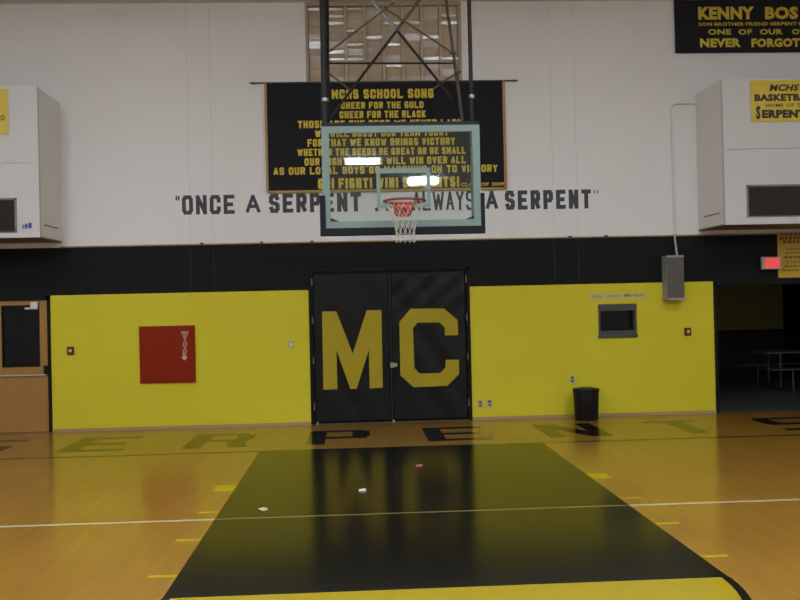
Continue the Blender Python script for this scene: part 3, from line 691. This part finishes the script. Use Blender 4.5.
hb = MB(); hb.box((bx0+.0, BY+.031, bz1-.04), (bx1, BY+.12, bz1+.050)); hb.build('hanger_bar', M['steel'], goal)
hb2 = MB()
for x in (WX(325, 124, PY), WX(472, 124, PY)): hb2.box((x-.03, BY+.031, bz0+.1), (x+.03, BY+.09, bz1-.041))
hb2.build('side_rails', M['frame'], goal)

# ------------------------------------------------------------------ things on the end wall
a, b = W(139.5, 326.5), W(196, 382)
fc = thing('fire_cabinet', 'square dark red fire extinguisher cabinet on the yellow wall', 'fire cabinet', ((a.x+b.x)/2, DT, b.z))
MB().box((a.x, DW-.035, b.z), (b.x, DT, a.z)).build('body', M['red'], fc)
dr = MB().box((a.x+.02, DW-.045, b.z+.02), (b.x-.02, DW-.035, a.z-.02)).build('door', M['red'], fc, bevel=.004)
y = DW-.045
def wtxt(t_, u0, u1, v0, v1, par, m, bold=.01, yy=None, nm_='lettering'): return text_px(t_, u0, u1, v0, v1, v0, v1, yy if yy else y, bold=bold, depth=.002, ls=1.05).build(nm_, M[m], par)
wtxt('FIRE', 181.6, 188.4, 331.2, 334.6, dr, 'dec', .02)
for i, ch in enumerate('EXTINGUISHER'): 
    v = 335.2+i*1.68; h = .5 if ch == 'I' else 2.0
    wtxt(ch, 185-h, 185+h, v, v+1.4, dr, 'dec', .02)
MB().prism_xz([(W(*q).x, W(*q).z) for q in ((183.3, 355.3), (186.7, 355.3), (186.7, 357), (188.3, 357), (185, 360.2), (181.7, 357), (183.3, 357))], y-.002, y).build('arrow', M['dec'], dr)

for u, v, lb in ((71, 350.5, 'small red fire alarm pull station on the yellow wall beside the wooden door'), (687.3, 331.5, 'small red fire alarm pull station on the yellow wall near the corridor opening')):
    c = W(u, v); t = thing('fire_alarm', lb, 'fire alarm', (c.x, DT, c.z-.06))
    MB().box((c.x-.052, DW-.04, c.z-.065), (c.x+.052, DT, c.z+.06)).build('body', M['alarm'], t, bevel=.006)
    MB().box((c.x-.022, DW-.05, c.z-.02), (c.x+.022, DW-.04, c.z+.022)).build('handle', M['dec'], t)
def plate(u, v, w_, h, lb, cat, name, grp=None):
    c = W(u, v); t = thing(name, lb, cat, (c.x, DT, c.z-h/2), grp)
    MB().box((c.x-w_/2, DW-.008, c.z-h/2), (c.x+w_/2, DT, c.z+h/2)).build('cover_plate', M['plate'], t, bevel=.003)
    if cat == 'switch': MB().box((c.x-.012, DW-.016, c.z-.025), (c.x+.012, DW-.008, c.z+.025)).build('toggle', M['paper'], t)
    else:
        for s_ in (-1, 1): MB().box((c.x-.018, DW-.011, c.z+s_*.026-.016), (c.x+.018, DW-.008, c.z+s_*.026+.016)).build('socket', M['slot'], t)
plate(291.3, 344.5, .075, .115, 'pale light switch on the yellow wall left of the double door', 'switch', 'light_switch')
plate(480.3, 403.8, .075, .12, 'left of two low wall outlets right of the double door', 'outlet', 'wall_outlet', 'low wall outlets')
plate(489.5, 403.3, .075, .12, 'right of two low wall outlets right of the double door', 'outlet', 'wall_outlet', 'low wall outlets')
plate(572.3, 379.3, .075, .12, 'wall outlet on the yellow wall just above the black trash can', 'outlet', 'wall_outlet')

# sign strip over the small window
a, b = W(590, 295.8), W(646, 297.5); zc = WZ(618, 296); t = thing('notice_strip', 'narrow cream notice strip above the small service window', 'sign', ((a.x+b.x)/2, DT, zc-.045))
MB().box((a.x, DW-.006, zc-.048), (b.x, DT, zc+.042)).build('board', M['whitestrip'], t)
for p0, p1, m_ in ((592.5, 603, 'palegrey'), (606, 616, 'palegrey'), (618, 621, 'palegrey')):
    k = MB(); x = WX(p0, 296); 
    while x < WX(p1, 296): k.box((x, DW-.008, zc-.02), (x+.018, DW-.006, zc+.012+random.uniform(0, .012))); x += .03
    k.build('lettering', M[m_], t)
for p0, p1, m_ in ((624, 631, 'redink'), (632.5, 643.5, 'palegrey')):
    k = MB(); x = WX(p0, 296)
    while x < WX(p1, 296): k.box((x, DW-.008, zc-.015), (x+.02, DW-.006, zc+.022+random.uniform(0, .01))); x += .03
    k.build('lettering', M[m_], t)

# grey speaker box with its pipe
sy0 = DW-.24; a = W(666.6, 255.5, sy0); b = W(685, 299.6, sy0)
t = thing('wall_speaker', 'tall grey louvred metal box on the wall across the black band and yellow paint', 'speaker', ((a.x+b.x)/2, DT, b.z))
MB().box((a.x, sy0+.012, b.z), (b.x, DT, a.z)).build('body', M['greyside'], t, bevel=.006)
MB().box((a.x+.004, sy0+.004, b.z+.03), (b.x-.004, sy0+.012, a.z-.03)).build('front_panel', M['greybox'], t)
rb = MB(); n = 9
for i in range(n): x = a.x+.015+(b.x-a.x-.03)*i/(n-1); rb.box((x-.006, sy0-.004, b.z+.04), (x+.006, sy0+.004, a.z-.04))
rb.build('grille_bars', M['greybox'], t)
for z0_, z1_ in ((a.z-.03, a.z), (b.z, b.z+.03)): MB().box((a.x, sy0-.004, z0_), (b.x, sy0+.012, z1_)).build('end_cap', M['greyside'], t)
cxp = WX(674.3, 245)
c1 = WX(671.5, 130); zc = WZ(685, 103.6)
cp = thing('conduit', 'thin pipe running from the right cabinet down the wall to the grey speaker box', 'pipe', (cxp, DT, a.z))
pts = [(5.503, DW-.023, zc)] + [(c1+.10-.10*math.sin(i*math.pi/12), DW-.023, zc-.10+.10*math.cos(i*math.pi/12)) for i in range(7)]
pts += [(c1, DW-.023, 4.2), (c1+.005, DW-.023, ZB+.04)]
MB().tube(pts, .018, 8).build('upper_pipe', M['white'], cp)
MB().tube([(c1+.005, DW-.023, ZB+.04), (cxp, DW-.03, ZB-.05), (cxp+.005, DW-.1, a.z-.003)], .017, 8).build('lower_pipe', M['pipe'], cp)

# exit sign and gold poster by the corridor
ey = DW-.16; a = W(762.3, 257, ey); b = W(781.6, 268.9, ey)
t = thing('exit_sign', 'small lit red exit sign over the corridor opening', 'exit sign', ((a.x+b.x)/2, DT, b.z))
MB().box((a.x, ey+.004, b.z), (b.x, ey+.07, a.z)).box(((a.x+b.x)/2-.03, ey+.06, b.z+.06), ((a.x+b.x)/2+.03, DT, b.z+.12)).build('housing', M['exitw'], t, bevel=.004)
MB().box((a.x+.045, ey, b.z+.012), (b.x-.02, ey+.006, a.z-.012)).build('lit_face', M['exitr'], t)
text_mb('EXIT', a.x+.055, b.x-.03, b.z+.03, a.z-.03, ey, bold=.03, depth=.004).build('lettering', M['exitl'], t)
a = W(777, 232.5); b = W(838, 276.5)
t = thing('gold_poster', 'gold poster with dark lettering behind the exit sign under the cabinet', 'poster', ((a.x+b.x)/2, DT, b.z))
MB().box((a.x, DW-.006, b.z), (b.x, DT, a.z)).build('sheet', M['ypost'], t)
for v, h, u0 in ((234.5, 2.6, 780), (238.5, 2.6, 779.5), (242, 2.6, 782.5), (249, 1.2, 786), (253, 1, 785), (257.3, 1.8, 784), (262, 1, 786), (266, 1, 785), (270.5, 1.2, 782)):
    k = MB(); x = WX(u0, v); xe = WX(815-(u0-777), v); z = WZ(u0, v)
    while x < xe: ww = random.uniform(.03, .07); k.box((x, DW-.008, z-h/62/2), (x+ww, DW-.006, z+h/62/2)); x += ww+.02
    k.build('text_line', M['redink'], t)

# trash can
c = FL(588.2, 421.3); c.x += .028; t = thing('trash_can', 'black plastic trash can standing against the yellow wall', 'trash can', (c.x, c.y+.2, 0))
q = (c.x, c.y+.2, 0); hz = WZ(588, 389.5, c.y)
MB().lathe([(.168, 0), (.178, .008), (.196, hz-.05)], q, 36).build('bin', M['can'], t)
MB().lathe([(.197, hz-.05), (.203, hz-.046), (.204, hz-.012), (.198, hz-.002)], q, 36).build('rim', M['can'], t)
MB().lathe([(.197, hz-.02), (.15, hz+.008), (.05, hz+.018), (.01, hz+.02)], q, 36).build('liner', M['bag'], t)

# cafeteria table in the dark corridor
tyy = 17.5; xa = WX(757, 353, tyy)
t = thing('cafeteria_table', 'grey table with attached benches in the dark corridor', 'table', (xa+1.0, tyy, 0))
MB().box((xa, tyy-.35, .72), (xa+2.3, tyy+.35, .755)).build('table_top', M['tabletop'], t, bevel=.008)
for yy in (-.72, .72): MB().box((xa-.12, tyy+yy-.14, .43), (xa+2.3, tyy+yy+.14, .46)).build('bench', M['tabletop'], t, bevel=.006)
for dx in (.35, 1.9):
    for yy in (-.25, .25): MB().tube([(xa+dx, tyy+yy, .72), (xa+dx, tyy+yy, .03)], .022, 8).build('leg', M['dimsteel'], t)
    for yy in (-.75, .75): MB().tube([(xa+dx, tyy+yy, .43), (xa+dx, tyy+yy, .0)], .022, 8).build('leg', M['dimsteel'], t)
    MB().tube([(xa+dx, tyy-.8, .06), (xa+dx, tyy+.8, .06)], .022, 8).build('crossbar', M['dimsteel'], t)

# litter on the key
def scrap(u, v, w_, d_, m_, lb, rz=0):
    c = FL(u, v); mb = MB(); n = 5; vs = []; 
    mb.rbox((c.x, c.y, .0085), (w_, d_, .012), rz=rz); mb.rbox((c.x+w_*.2, c.y+d_*.1, .012), (w_*.55, d_*.6, .016), rz=rz+.5)
    tag(mb.build('paper_scrap', M[m_], bevel=.003), lb, 'litter')
scrap(362.3, 491, .07, .06, 'paper', 'white scrap of paper on the black key below the letter M cover')
scrap(419, 466.3, .07, .06, 'pinkscrap', 'pinkish scrap on the black key, nearest the double door')
scrap(263, 510.3, .06, .09, 'beige', 'beige scrap on the left side of the black key', .5)
